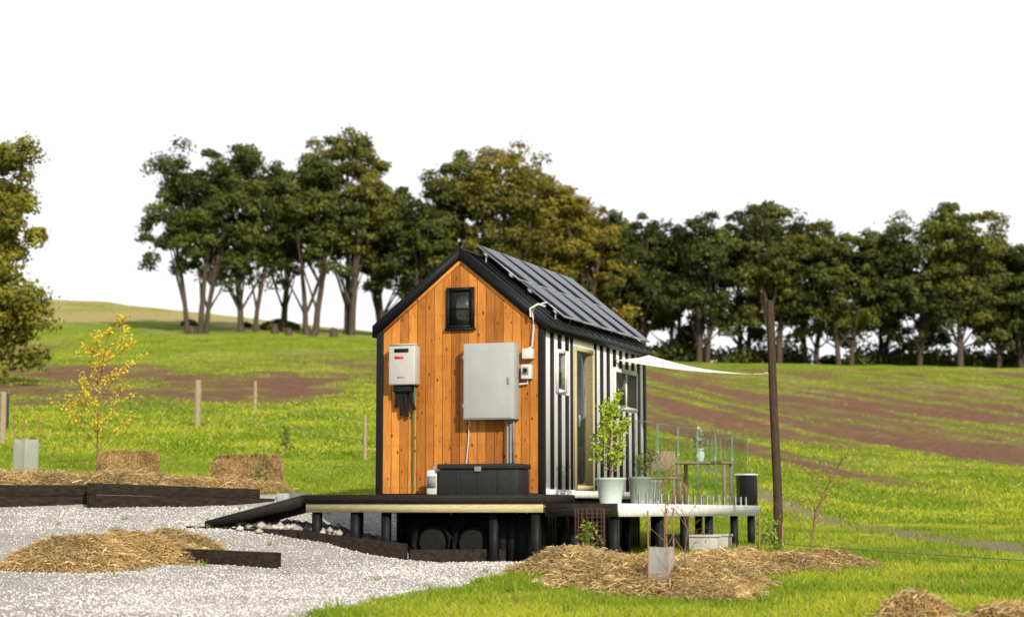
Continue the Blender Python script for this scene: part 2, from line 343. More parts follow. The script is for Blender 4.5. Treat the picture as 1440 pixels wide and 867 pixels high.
straw('straw_mulch',[(.75,24.2,.7,.6,.24),(1.4,23.4,.75,.7,.23),(1.75,21.2,.85,.8,.33),(1.15,22.4,.75,.7,.23),(2.3,22.3,.6,.55,.24),(2.5,24.3,.8,.6,.23),(3.3,25.2,.8,.6,.22),(3.95,26.0,.8,.5,.19),(2.1,20.3,.4,.35,.12)],72000)
straw('straw_mulch',[(-8.6,34.4,1.6,.6,.15),(-6.8,34.2,1.3,.5,.14),(-5.4,34.1,1.2,.4,.13),(-4.4,34.0,.5,.3,.08),(-10.8,34.5,1.3,.6,.16)],26000,ln=.22)
straw('straw_mulch',[(3.7,18.0,.32,.3,.16),(4.5,17.9,.3,.2,.08),(4.95,18.2,.3,.2,.06)],7000)

# ------------------------------------------------------------------ house frame
RZ=math.radians(-20); HO=Vector((.46,28.0,.28)); cR,sR=math.cos(RZ),math.sin(RZ)
def hw(x,y,z=0): return Vector((HO.x+cR*x-sR*y, HO.y+sR*x+cR*y, HO.z+z))
def hroot(name,x=0,y=0,z=0): return empty(name,hw(x,y,z),RZ)
def hg(x,y): w=hw(x,y); return gz(w.x,w.y)-HO.z
W=2.6;L=5.2;E=2.37;A=3.43
H=hroot('tiny_house')
b=MB()
pr=[(-W,0),(0,0),(0,E),(-W/2,A),(-W,E)]
V=[(x,y,z) for y in(.03,L) for x,z in pr]
b.add(V,[[5,6,7,8,9]],0); b.add(V,[[0,4,3,2,1]],1); b.add(V,[[0,5,9,4],[1,2,7,6],[0,1,6,5]],2)
b.build('walls',['black','inter','white'],H)
b=MB(); nb=18; bw=(W-.16)/nb
def rz(x): return A-abs(x+W/2)*(A-E)/(W/2)
for i in range(nb):
    a0=-W+.08+i*bw+.0045; a1=a0+bw-.009; dy=-.003*random.random()
    if a0<-W/2<a1: tops=[(a0,rz(a0)),(-W/2,A),(a1,rz(a1))]
    else: tops=[(a0,rz(a0)),(a1,rz(a1))]
    out=[(a0,.0)]+[(x,z-.05) for x,z in tops]+[(a1,.0)]
    k=len(out); V=[(x,dy,z) for x,z in out]+[(x,.028,z) for x,z in out]
    b.add(V,[list(range(k))[::-1]],0); b.add(V,[[j,(j+1)%k,(j+1)%k+k,j+k] for j in range(k)],0)
b.build('cedar_gable_cladding',['cedar'],H)
b=MB()
for i in range(nb):
    xc=-W+.08+(i+.5)*bw
    for z in(.08,.7,1.35,2.0,2.6,3.1):
        if z<rz(xc)-.1:
            for d in(-.035,.035): b.box(xc+d-.004,xc+d+.004,-.0055,-.001,z-.004,z+.004)
b.build('cladding_nails',['rubber'],H)
for nm,x0,x1 in(('corner_trim_left',-W-.02,-W+.08),('corner_trim_right',-.075,.012)):
    bx(H,nm,x0,x1,-.03,.05,-.02,E-.02,'black',.004)
bx(H,'base_trim',-W+.09,-.09,-.02,.025,-.04,.0,'black')
b=MB(); y=.27
while y<L-.05:
    w=.15
    if not (1.25<y+w and y<2.42):
        zs=[(0.06,E-.02)]
        if .5<y+w and y<.98: zs=[(.06,1.45),(2.12,E-.02)]
        if 3.35<y+w and y<4.72: zs=[(.06,1.35),(2.05,E-.02)]
        for z0,z1 in zs: b.box(.001,.012,y,y+w,z0,z1)
    y+=.345
b.box(.0012,.014,1.20,1.30,0.06,E-.02); b.box(.0012,.014,2.38,2.48,0.06,E-.02)
b.build('wall_battens',['black'],H)
bx(H,'side_base_trim',.001,.02,.06,L-.01,-.06,.055,'whitetrim')
bx(H,'rear_corner_trim',-.06,.018,L-.09,L+.02,-.02,E-.02,'black',.004)
def window(par,name,y0,y1,z0,z1,fm,f=.05,mull=None,gl='glass'):
    b=MB(); x0,x1=.004,.035
    b.box(x0,x1,y0,y0+f,z0,z1,0);b.box(x0,x1,y1-f,y1,z0,z1,0);b.box(x0,x1-.002,y0+f,y1-f,z0,z0+f,0);b.box(x0,x1-.002,y0+f,y1-f,z1-f,z1,0)
    if mull: 
        for mu in mull: b.box(x0,x1-.004,mu-.025,mu+.025,z0+f,z1-f,0)
    b.box(.006,.018,y0+f,y1-f,z0+f,z1-f,1); b.build(name,[fm,gl],par)
window(H,'side_window_small',.52,.95,1.47,2.1,'whitetrim')
window(H,'glass_door',1.36,2.32,.06,2.22,'pine',.07)
window(H,'side_window_large',3.4,4.68,1.38,2.02,'whitetrim',.05,[4.05])
bx(H,'door_handle',.036,.07,1.45,1.47,1.0,1.18,'steel',.003)
b=MB(); x0,x1,z0,z1=-1.50,-1.07,2.40,3.0
b.box(x0,x0+.045,-.05,.01,z0,z1,0);b.box(x1-.045,x1,-.05,.01,z0,z1,0);b.box(x0+.045,x1-.045,-.048,.01,z0,z0+.045,0);b.box(x0+.045,x1-.045,-.048,.01,z1-.045,z1,0)
b.box(x0+.09,x0+.105,-.03,-.012,z0+.045,z1-.045,0); b.box(x0+.045,x1-.045,-.0302,-.012,z0+.28,z0+.30,0)
b.box(x0-.02,x1+.02,-.065,-.004,z0-.03,z0-.002,0)
b.box(x0+.04,x1-.04,-.011,-.004,z0+.04,z1-.04,1); b.build('gable_window',['black','glass'],H)
# roof
ov=.08; sl=(A-E)/(W/2)
def roofslab(name,sg,y0,y1,zo,t,xo0,xo1,mat,par=H):
    xs=[-W/2+sg*xo0,-W/2+sg*xo1]; zt=[A+zo-xo0*sl,A+zo-xo1*sl]
    V=[(xs[i],y,zt[i]-d) for y in(y0,y1) for i in(0,1) for d in(0,t)]
    b=MB(); b.add(V,[[0,1,3,2],[4,6,7,5],[0,4,5,1],[2,3,7,6],[0,2,6,4],[1,5,7,3]]); return b.build(name,[mat],par)
roofslab('roof_slope_left',-1,-.02,L+.05,.13,.13,0.001,W/2+ov,'roof'); roofslab('roof_slope_right',1,-.02,L+.05,.13,.13,0.001,W/2+ov,'roof')
roofslab('barge_board_left',-1,-.055,-.021,.17,.17,.001,W/2+ov,'black'); roofslab('barge_board_right',1,-.055,-.021,.17,.17,.001,W/2+ov,'black')
roofslab('gable_trim_left',-1,-.014,-.0065,-.02,.06,.001,W/2-.085,'cedar'); roofslab('gable_trim_right',1,-.0142,-.0067,-.02,.06,.001,W/2-.085,'cedar')
b=MB(); 
for i in range(16):
    yy=.1+i*.34
    for sg in(-1,1):
        xs=[-W/2+sg*.03,-W/2+sg*(W/2+ov)]; V=[(xs[j],y,A+.133-(.03,W/2+ov)[j]*sl+d) for y in(yy,yy+.03) for j in(0,1) for d in(0,.03)]
        b.add(V,[[0,1,3,2],[4,6,7,5],[0,4,5,1],[2,3,7,6],[0,2,6,4],[1,5,7,3]])
b.build('roof_ribs',['roof'],H)
bx(H,'ridge_cap',-W/2-.07,-W/2+.07,-.02,L+.05,A+.10,A+.150,'roof',.02)
bx(H,'eave_gutter',ov-.005,ov+.05,-.02,L+.05,E-.01,E+.045,'black',.01)
# trailer
bx(H,'trailer_chassis',-W+.1,-.1,.05,L-.1,-.22,-.05,'black')
for i,yy in enumerate((.55,1.45)):
    for sx in(-2.35,-.42):
        b=MB(); g=hg(sx,yy)
        b.tube([(sx,yy-.0,0),(sx+.2,yy,0)],.33,0,24); b.add([(sx-.001,yy+.33*math.cos(t*.2618),.33*math.sin(t*.2618)) for t in range(24)],[list(range(24))]); b.tube([(sx-.02,yy,0),(sx+.0,yy,0)],.17,1,12)
        b.build('trailer_wheel_%d'%(i+1),['rubber','greyd'],H,(0,0,g+.33))
b=MB()
for x in np.arange(-2.3,.0,.145): b.box(x,x+.13,.02,.04,hg(x,.02)-.05,-.23)
for x in np.arange(-1.75,.25,.145): b.box(x,x+.138,-.75,-.73,hg(x,-.75)-.05,-.29+.04*math.sin(x*40))  # front row of black boards added to darken the space under the deck
for y in np.arange(.3,5,.145): b.box(-.08,-.06,y,y+.13,hg(0,y)-.05,-.2)
b.build('skirt_and_shade_boards',['black'],H)
for sx in (-1.35,-.75):
    b=MB(); g=hg(sx,-.95); P=[(sx,-.98,0),(sx,-.80,0)]; b.tube(P,[.27,.27],0,24,cap=False); b.tube([(sx,-.79,0),(sx,-.96,0)],[.27,.17],0,24); b.tube([(sx,-.95,0),(sx,-.965,0)],.07,0,12)
    b.build('spare_wheel',['rubber'],H,(0,0,g+.26))

# solar panels
SP=hroot('solar_panel_array'); npn=5; y0=.75; y1=L+.12; pw=(y1-y0)/npn
def onroof(s,y,h): return (-W/2+s,y,A+.13-s*sl+h)
b=MB()
def slab(sa,sb,a,c,h0,h1,mi):
    V=[onroof(s,y,h) for y in(a,c) for s in(sa,sb) for h in(h0,h1)]
    b.add(V,[[0,1,3,2],[4,6,7,5],[0,4,5,1],[2,3,7,6],[0,2,6,4],[1,5,7,3]],mi)
for i in range(npn):
    ya=y0+i*pw+.008; yb=y0+(i+1)*pw-.008; hb=.13
    for s0,s1 in ((-.03,.658),(.672,1.36)):
        slab(s0,s1,ya,yb,hb,hb+.030,0); slab(s0+.011,s1-.011,ya+.016,yb-.016,hb+.0302,hb+.0312,1)
for s in(.1,.5,.8,1.2):
    slab(s,s+.04,y0-.05,y1+.02,.09,.129,0)
for yy in np.arange(y0,y1,.7):
    for s in(.12,1.22): b.tube([onroof(s,yy,0),onroof(s,yy,.1)],.015,0,6)
M['pframe']=simple('panel_frame',(.26,.27,.30),.4,.3,.1,12,.1,.3)
b.build('panels',['pframe','cell'],SP)

# electrical cabinet
C=hroot('electrical_cabinet',-1.15,-.004,1.05)
bx(C,'cabinet_body',0,.78,-.26,-.002,0,1.10,'grey',.012); bx(C,'cabinet_door',.02,.76,-.275,-.262,.02,1.08,'grey',.008)
bx(C,'door_lock',.69,.72,-.29,-.276,.5,.6,'greyd',.004); bx(C,'hinge_top',.0,.02,-.28,-.262,.85,.93,'greyd'); bx(C,'hinge_bottom',.0,.02,-.28,-.262,.15,.23,'greyd')
for i,x in enumerate((.63,.68,.72)): pipe(C,'conduit_%d'%i,[(x,-.1,0),(x,-.1,-.55-.04*i),(x,-.1,-.62)],.018,'greyd')
pipe(C,'earth_cable',[(.02,-.05,0),(.0,-.03,-.3),(-.03,-.03,-.6),(-.02,-.03,-1.02)],.008,'conduit')
pipe(C,'loose_cable',[(-.05,-.03,-1.0),(-.2,-.03,-.85),(-.35,-.03,-.6),(-.42,-.03,-1.0)],.007,'rubber')
C=hroot('isolator_switch_box',-.36,-.004,1.9)
bx(C,'upper_box',.06,.22,-.11,-.002,.02,.17,'conduit',.01); bx(C,'lower_box',.05,.2,-.12,-.002,-.27,-.06,'conduit',.01); bx(C,'switch_face',.08,.17,-.135,-.121,-.21,-.1,'greyd',.01)
pipe(C,'switch_knob',[(.125,-.135,-.15),(.125,-.165,-.15)],.03,'rubber',12); pipe(C,'link_conduit',[(.13,-.05,-.27),(.13,-.05,-.33),(.0,-.05,-.34)],.014,'conduit')
pipe(C,'riser_conduit',[(.14,-.05,.17),(.2,-.05,.2),(.22,-.05,.5),(.22,-.06,.62),(.20,-.06,.7),(.28,-.13,.78),(.45,-.13,.82)],.015,'conduit')
pipe(C,'elbow_conduit',[(.2,-.12,.62),(.2,-.14,.74),(.32,-.14,.8),(.42,-.1,.76)],.016,'conduit')
# water heater
C=hroot('gas_water_heater',-2.34,-.004,1.58)
bx(C,'heater_case',0,.42,-.22,-.002,0,.58,'beige',.02); bx(C,'heater_top',.01,.41,-.23,-.01,.581,.6,'beige'); bx(C,'flue_outlet',.1,.32,-.235,-.221,.48,.53,'rubber')
bx(C,'badge',.1,.24,-.2225,-.2205,.38,.42,'red'); bx(C,'label',.14,.26,-.2225,-.2205,.1,.12,'greyd'); bx(C,'side_bracket',-.07,-.001,-.06,-.002,.28,.36,'conduit')
bx(C,'valve_block',.05,.34,-.17,-.03,-.1,-.002,'rubber',.01)
for i,(x,l) in enumerate(((.08,.32),(.15,.44),(.22,.46),(.31,.36))):
    pipe(C,'insulated_pipe_%d'%i,[(x,-.1,-.08),(x+.01,-.1,-l*.6),(x-.02+.02*i,-.06,-l)],.03,'rubber')
pipe(C,'gas_pipe',[(.36,-.08,0),(.36,-.08,-.1),(.34,-.06,-.3),(.33,-.04,-1.55)],.014,'hose')
# storage chest
C=hroot('storage_chest',-1.40,-.62,-.03)
bx(C,'chest_body',0.02,1.22,0,.5,0,.36,'chest',.02); bx(C,'chest_lid',0,1.24,-.02,.52,.362,.44,'chest',.02)
for i,x in enumerate((.3,.62,.92)): bx(C,'rib_%d'%i,x,x+.03,-.012,-.001,.02,.34,'chest',.004)
bx(C,'latch',.58,.68,-.035,-.021,.33,.4,'greyd',.004)
C=hroot('jerry_can',-1.6,-.55,-.03); bx(C,'can_body',0,.17,0,.25,0,.36,'conduit',.03); bx(C,'can_label',.02,.15,-.004,-.001,.1,.27,'greyd'); pipe(C,'can_cap',[(.08,.12,.36),(.08,.12,.41)],.03,'greyd')

# ------------------------------------------------------------------ deck
DK=hroot('timber_deck')
b=MB(); x=-3.15
while x<.42: b.box(x,x+.085,-1.29,-.04,-.055,-.03,0); x+=.092
b.box(-3.16,.45,-1.325,-1.293,-.15,-.028,0); b.box(-3.185,-3.162,-1.32,-.04,-.15,-.028,0); b.box(.451,.475,-1.32,-.04,-.15,-.03,0)
b.build('front_deck_boards',['deckdark'],DK)
b=MB(); b.box(-3.13,.43,-1.30,-1.25,-.275,-.152); b.box(-3.13,-3.08,-1.249,-.05,-.275,-.152); b.box(.38,.43,-1.249,-.05,-.275,-.152)
b.build('front_bearer',['pine'],DK)
b=MB()
for y in(-.9,-.5,-.1): b.box(-3.07,.37,y,y+.045,-.26,-.153)
b.build('joists',['deckdark'],DK)
b=MB(); y=-1.3
while y<7.0:
    b.box((.48 if y<0 else (.1 if y<5.3 else -.8)),1.49,y,y+.085,-.185,-.16); y+=.092
b.build('side_deck_boards',['greytimber'],DK)
b=MB(); b.box(1.495,1.535,-1.33,7.02,-.33,-.155); b.build('side_fascia',['whitetrim'],DK)
b=MB(); b.box(.48,1.494,-1.34,-1.305,-.33,-.155); b.box(-.8,1.494,7.0,7.03,-.33,-.157)
for x in(.6,1.1,1.4): b.box(x,x+.045,-1.3,7.0,-.33,-.19)
b.build('side_bearers',['blacktimber'],DK)
b=MB()
for (x,y,t) in [(-3.0,-1.2,-.27),(-2.72,-.4,-.27),(-2.4,-1.2,-.27),(-1.95,-1.15,-.27),(-.35,-1.1,-.27),(.3,-1.2,-.27),(.75,-.9,-.33),(1.42,-1.22,-.33),(1.42,1.0,-.33),(1.42,2.4,-.33),(1.42,3.9,-.33),(1.42,5.6,-.33),(1.42,6.85,-.33),(.5,1,-.33),(.5,2.4,-.33),(.5,4.,-.33),(.5,6.8,-.33),(-.7,6.8,-.33),(.1,.5,-.2)]:
    s=.055; b.box(x-s,x+s,y-s,y+s,hg(x,y)-.2,t-.002)
b.build('posts',['black'],DK)
R=MB(); V=[(-3.19,-1.3,-.03),(-3.19,-.1,-.03),(-4.75,-.1,-.40),(-4.75,-1.3,-.40)]; V+= [(x,y,z-.13) for x,y,z in V]
R.add(V,[[0,1,2,3],[7,6,5,4],[0,3,7,4],[1,5,6,2],[0,4,5,1],[2,6,7,3]]); R.build('ramp',['deckdark'],DK)

# glass balustrade
GB=hroot('glass_balustrade',1.40,0,-.16)
b=MB(); sp=MB(); ys=np.linspace(-.15,6.75,7)
for i in range(6):
    a,c=ys[i]+.03,ys[i+1]-.03
    b.add([(0,a+.006,.06),(0,c-.006,.06),(0,c-.006,1.17),(0,a+.006,1.17)],[[0,1,2,3]],0)
    b.box(-.005,.005,a,a+.006,.06,1.17,1); b.box(-.005,.005,c-.006,c,.06,1.17,1); b.box(-.0052,.0052,a,c,1.17,1.177,1)
    for t in(.15,.5,.85):
        y=a+(c-a)*t; sp.tube([(0,y,0),(0,y,.15)],.02,0,8); sp.tube([(0,y,-.0),(0,y,.015)],.04,0,10)
for i in range(2):
    a,c=-2.0+i*.98,-2.0+(i+1)*.98-.05
    b.add([(a,6.866,.06),(c,6.866,.06),(c,6.866,1.17),(a,6.866,1.17)],[[0,1,2,3]],0); b.box(a,a+.006,6.859,6.873,.06,1.17,1); b.box(a,c,6.859,6.873,1.17,1.176,1)
    for t in(.2,.8): x=a+(c-a)*t; sp.tube([(x,6.866,0),(x,6.866,.15)],.022,0,8)
b.build('glass_panels',['clear','gedge'],GB); sp.build('spigots',['steel'],GB,smooth=True)
C=hroot('planter_box',1.22,6.6,-.16); bx(C,'box',0,.3,0,.3,0,.52,'black',.01); bx(C,'cap',-.02,.32,-.02,.32,.521,.55,'whitetrim',.005); bx(C,'side_slat',.301,.312,.03,.27,.04,.48,'deckdark')

# shade sail + post
PX,PY=4.17,31.0; pz=gz(PX,PY)
WP=empty('wooden_pole',(PX,PY,pz)); b=MB(); b.tube([(.04,0,-.3),(.03,0,1.0),(-.01,.0,2.2),(-.05,0,3.35-pz)],[.080,.072,.066,.062],0,10); b.build('pole_shaft',['postwood'],WP,smooth=True)
pipe(WP,'eye_bolt',[(-.1,0,2.22-pz),(-.16,0,2.2-pz)],.012,'steel')
A0=np.array(hw(.03,3.5,2.16)); A1=np.array(hw(.1,5.1,2.36)); A2=np.array((PX-.33,PY,2.19))
b=MB(); n=14; V=[];ix={}
for i in range(n+1):
    for j in range(n+1-i):
        u,v=i/n,j/n; w=1-u-v; P=A0*w+A1*u+A2*v
        cen=A0/3+A1/3+A2/3; e=4*(w*u+u*v+v*w)-27*w*u*v*.8
        P=P+(cen-P)*.10*max(e,0); P[2]-=.22*(w*v+u*v)
        ix[(i,j)]=len(V);V.append(P)
F=[]
for i in range(n):
    for j in range(n-i):
        F.append([ix[(i,j)],ix[(i+1,j)],ix[(i,j+1)]])
        if j<n-i-1: F.append([ix[(i+1,j)],ix[(i+1,j+1)],ix[(i,j+1)]])
b.add(V,F); SS=b.build('shade_sail',['sail'],smooth=True)
b=MB(); b.tube([A2,(PX-.07,PY,2.2)],.008,0,6); b.tube([A1,np.array(hw(.02,5.1,2.37))],.01,0,6); b.tube([A0,np.array(hw(.0,3.45,2.18))],.01,0,6)
q=b.build('sail_cables',['steel']); q.parent=SS

# ------------------------------------------------------------------ timber walls
def sleeper(par,name,a,c,z0,z1,t,mat):
    a=np.array(a,float);c=np.array(c,float);d=(c-a)/np.linalg.norm(c-a);nn=np.array([-d[1],d[0]])*t/2
    zs=lambda z:(z if hasattr(z,'__len__') else (z,z)); zz0=zs(z0);zz1=zs(z1)
    V=[]
    for k,P in enumerate((a,c)):
        for s in(-1,1):
            for z in(zz0[k],zz1[k]): V.append((P[0]+s*nn[0],P[1]+s*nn[1],z))
    b=MB(); b.add(V,[[0,1,3,2],[4,6,7,5],[0,4,5,1],[2,3,7,6],[0,2,6,4],[1,5,7,3]]); o=b.build(name,[mat],par)
    md=o.modifiers.new('b','BEVEL');md.width=.008;md.segments=2; return o
RW=empty('retaining_wall'); 
sleeper(RW,'lower_sleeper',(-12,33.2),(-7.2,33.35),-.1,.27,.1,'blacktimber'); sleeper(RW,'upper_sleeper',(-12,33.22),(-7.22,33.37),.275,.47,.09,'blacktimber')
sleeper(RW,'lower_sleeper_b',(-7.1,32.9),(-4.05,33.45),(-.1,-.1),(.3,.24),.1,'blacktimber'); sleeper(RW,'upper_sleeper_b',(-7.12,32.93),(-4.3,33.43),(.305,.245),(.5,.40),.09,'blacktimber')
sleeper(RW,'end_board',(-4.0,33.46),(-3.45,33.1),-.1,.33,.06,'concrete'); sleeper(RW,'return_board',(-7.14,33.5),(-7.1,32.9),-.05,.5,.07,'blacktimber')
RW2=empty('retaining_wall'); 
sleeper(RW2,'sleeper_a',(-4.7,28.5),(-3.0,27.6),(-.5,-.6),(-.19,-.24),.12,'blacktimber'); sleeper(RW2,'sleeper_b',(-2.97,27.58),(-1.45,26.8),(-.8,-.9),(-.25,-.42),.12,'blacktimber'); sleeper(RW2,'sleeper_c',(-1.4,26.8),(-.1,27.3),-.9,-.5,.1,'blacktimber')
SL=empty('timber_sleeper'); sleeper(SL,'sleeper_beam',(-4.25,25.35),(-2.95,24.9),(-.75,-.75),(-.46,-.50),.13,'blacktimber'); sleeper(SL,'sleeper_return',(-4.3,25.3),(-4.35,25.9),-.75,-.5,.12,'pine')

# ------------------------------------------------------------------ hay bales
def bale(loc,rz,sx,sy,sz):
    z=gz(loc[0],loc[1]); e=empty('hay_bale',(loc[0],loc[1],z-.0),rz); b=MB()
    n=16000; f=rng.integers(0,5,n); u=rng.random(n)*2-1; v=rng.random(n)*2-1
    P=np.zeros((n,3)); Nn=np.zeros((n,3))
    for i,(ax,s) in enumerate(((0,1),(0,-1),(1,1),(1,-1),(2,1))):
        mk=f==i; o=[a for a in range(3) if a!=ax]; P[mk,ax]=s; P[mk,o[0]]=u[mk]; P[mk,o[1]]=v[mk]; Nn[mk,ax]=s
    rd=np.sum(np.abs(P)**6,axis=1)**(1/6); P=P/rd[:,None]
    wob=1+.09*(vn(P[:,0]*3+5,P[:,1]*3+P[:,2]*2,1)-.5)+.05*(vn(P[:,0]*9,P[:,1]*9+P[:,2]*8,2)-.5)
    P=P*wob[:,None]*np.array([sx,sy,sz])/2+Nn*rng.random((n,1))*.03; P[:,2]+=sz/2
    a=rng.normal(size=(n,3)); a-=Nn*np.sum(a*Nn,1)[:,None]*.8; a[:,0]*=.7; a/=np.linalg.norm(a,axis=1)[:,None]; w=np.cross(Nn,a); L=(.03+.06*rng.random(n))[:,None]; w=w*(.003+.003*rng.random((n,1)))
    V=np.stack([P-a*L-w,P-a*L+w,P+a*L+w,P+a*L-w],1).reshape(-1,3); t=rng.random((n,1)); c=(np.array([.40,.25,.095])*(1-t)+np.array([.66,.47,.22])*t)*(.45+.7*rng.random((n,1)))*(.55+.8*fbm(P[:,0]*5,P[:,2]*7+P[:,1]*5,9))[:,None]
    b.box(-sx*.46,sx*.46,-sy*.45,sy*.45,.0,sz*.94,0,(.15,.09,.035)); b.add(V,np.arange(n*4).reshape(n,4),0,np.repeat(c,4,axis=0)); b.build('straw_body',['straw'],e)
    for i,y in enumerate((-sy*.2,sy*.2)):
        pipe(e,'twine_%d'%i,[(-sx*.5,y,.02),(-sx*.5-.01,y,sz*.9),(-sx*.44,y,sz+.01),(sx*.44,y,sz+.01),(sx*.5+.01,y,sz*.9),(sx*.5,y,.02)],.006,'hose',5)
bale((-7.05,36.0),math.radians(-22),.95,.5,.45); bale((-4.75,35.1),math.radians(-28),1.15,.55,.54)

# ------------------------------------------------------------------ plants / trees
def col_mix(n,c0,c1,jit=.3,base=None):
    t=rng.random((n,1)) if base is None else np.clip(base[:,None]+.25*(rng.random((n,1))-.5),0,1)
    return (np.array(c0)*(1-t)+np.array(c1)*t)*(1-jit/2+jit*rng.random((n,1)))
def big_tree(name,X,Y,H,Wd,c0,c1,stems=2,t0=.30,nleaf=20000,ls=.2,seed=0,tint=.5,lean=0,nl=13):
    r=np.random.default_rng(seed); z=gz(X,Y)-.2; b=MB(); R=Wd/2
    tips=[]
    for s in range(stems):
        a=r.random()*6.28; off=np.array([math.cos(a),math.sin(a)*.6])*R*.14*(stems>1); sp=np.array([math.cos(a),math.sin(a)])*R*(.38 if stems>1 else .08)
        hh=H*(.68+.15*r.random()); pts=[]
        for k in range(7):
            t=k/6; wob=r.normal(size=2)*.14*t; pts.append([off[0]+sp[0]*t**1.4+wob[0]+lean*t,off[1]+sp[1]*t**1.4+wob[1],hh*t])
        rb=H*(.014+.007*r.random())*(1 if stems<3 else .75); b.tube(pts,[rb*(1-.8*k/6)+.03 for k in range(7)],0,7); tips.append(np.array(pts))
    lobes=[]
    for i in range(nl):
        f=(i+.5)/nl; t=t0+.10+(.86-t0-.10)*f**.85
        tt=np.clip((t-t0)/(1.0-t0),0,1); env=R*(1-abs(tt-.42)**2.2*1.9)
        a=i*2.4+r.random()*1.3; rad=env*(.30+.42*r.random()); lr=R*(.30+.20*r.random())
        lobes.append((np.array([math.cos(a)*rad+lean*t,math.sin(a)*rad,t*H]),lr))
    lobes.append((np.array([lean+R*.15*r.normal(),0,H-R*.36]),R*.36))
    for c,lr in lobes:
        st=tips[r.integers(len(tips))]; j=min(5,max(1,int((c[2]/H)*5.0)-1)); P0=st[j]; mid=(P0+c)/2+np.array([0,0,-.3]); b.tube([P0,mid,c],[H*.008,H*.005,.03],0,5,cap=False)
    per=max(1,int(nleaf/(len(lobes)*12)))
    for c,lr in lobes:
        lt=tint+.5*(r.random()-.5)
        for k in range(12):
            d=r.normal(size=3); d/=np.linalg.norm(d); d[2]=d[2]*.9+.1
            cc=c+d*lr*(.45+.65*r.random()); cr=lr*(.22+.26*r.random())
            n=int(per*(.6+.8*r.random())); q=rng.normal(size=(n,3)); q/=np.linalg.norm(q,axis=1)[:,None]; q[:,2]=np.where(q[:,2]<-.45,-q[:,2],q[:,2])
            rr=cr*(.4+.7*rng.random(n)**.6)*(1+.16*rng.normal(size=n)); P=cc+q*rr[:,None]*np.array([1.1,1.1,.85])
            Nn=q*1.0+rng.normal(size=(n,3))*.45+np.array([0,0,.15])
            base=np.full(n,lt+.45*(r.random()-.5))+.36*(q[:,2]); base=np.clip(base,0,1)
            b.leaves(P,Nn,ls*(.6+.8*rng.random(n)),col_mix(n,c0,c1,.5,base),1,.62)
    return b.build(name,['bark','leaf'],loc=(X,Y,z))
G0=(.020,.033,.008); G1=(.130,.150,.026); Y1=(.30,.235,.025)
def X_(px,Y): return (px-720)/2744*Y
TR=[(275,168,16.0,9.5,3,.35,0,.24),(345,171,16.6,10,3,.45,0,.22),(392,178,15.2,7,2,.4,0,.3),(432,170,16.0,8.4,2,.4,0,.3),(488,172,18.6,9,2,.5,.3,.25),(545,176,13.6,8.5,2,.3,0,.25),(596,172,12.6,8,2,.25,0,.2),
(655,174,17.2,9.5,3,.4,.4,.2),(720,172,18.0,10.5,3,.5,.6,.22),(765,175,16.4,8,2,.5,.8,.2),(812,172,14.6,9,2,.5,.9,.1),(852,178,13.0,7.5,1,.4,.5,.15),(898,176,13.2,8,2,.3,.1,.12),(940,181,12.4,8,2,.25,0,.12),(985,176,13.6,9,2,.3,0,.14),
(1045,180,13.8,8.4,2,.3,0,.14),(1092,175,14.6,8.8,2,.42,.2,.12),(1140,178,13.6,8,2,.38,0,.15),(1188,174,12.4,8,2,.35,.1,.1),(1235,180,12.4,8.5,2,.25,0,.12),(1285,175,13.2,9.5,2,.33,0,.1),(1352,173,15.4,8.8,1,.45,.2,.08),(1400,177,12.4,8,2,.33,0,.12),(1440,176,11.0,8.5,2,.28,0,.1),(1500,176,12,9,2,.3,0,.15),(1570,178,12,9,2,.3,0,.15)]
for i,(px,Yd,h,w,stm,ti,wm,lo) in enumerate(TR):
    c1=tuple(np.array(G1)*(1-wm)+np.array(Y1)*wm)
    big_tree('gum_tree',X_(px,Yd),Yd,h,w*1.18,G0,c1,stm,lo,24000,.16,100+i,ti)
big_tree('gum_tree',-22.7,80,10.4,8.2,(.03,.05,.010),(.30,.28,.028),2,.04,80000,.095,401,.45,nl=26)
b=MB()
for i in range(60):
    px=(random.uniform(880,1500) if i%4 else random.uniform(250,860)); Yd=random.uniform(178,190); x=X_(px,Yd); z=gz(x,Yd); hh=random.uniform(.8,2.2) if i%4 else random.uniform(.4,1.1); n=420
    q=rng.normal(size=(n,3)); q/=np.linalg.norm(q,axis=1)[:,None]; P=np.array([x,Yd,z+hh*.4])+q*np.array([hh*1.5,hh,hh*.8])*rng.random((n,1))**.4
    b.leaves(P,q+rng.normal(size=(n,3))*.5,.16+.12*rng.random(n),col_mix(n,G0,G1,.5),0,.6)
b.build('hedge_scrub',['leaf'])

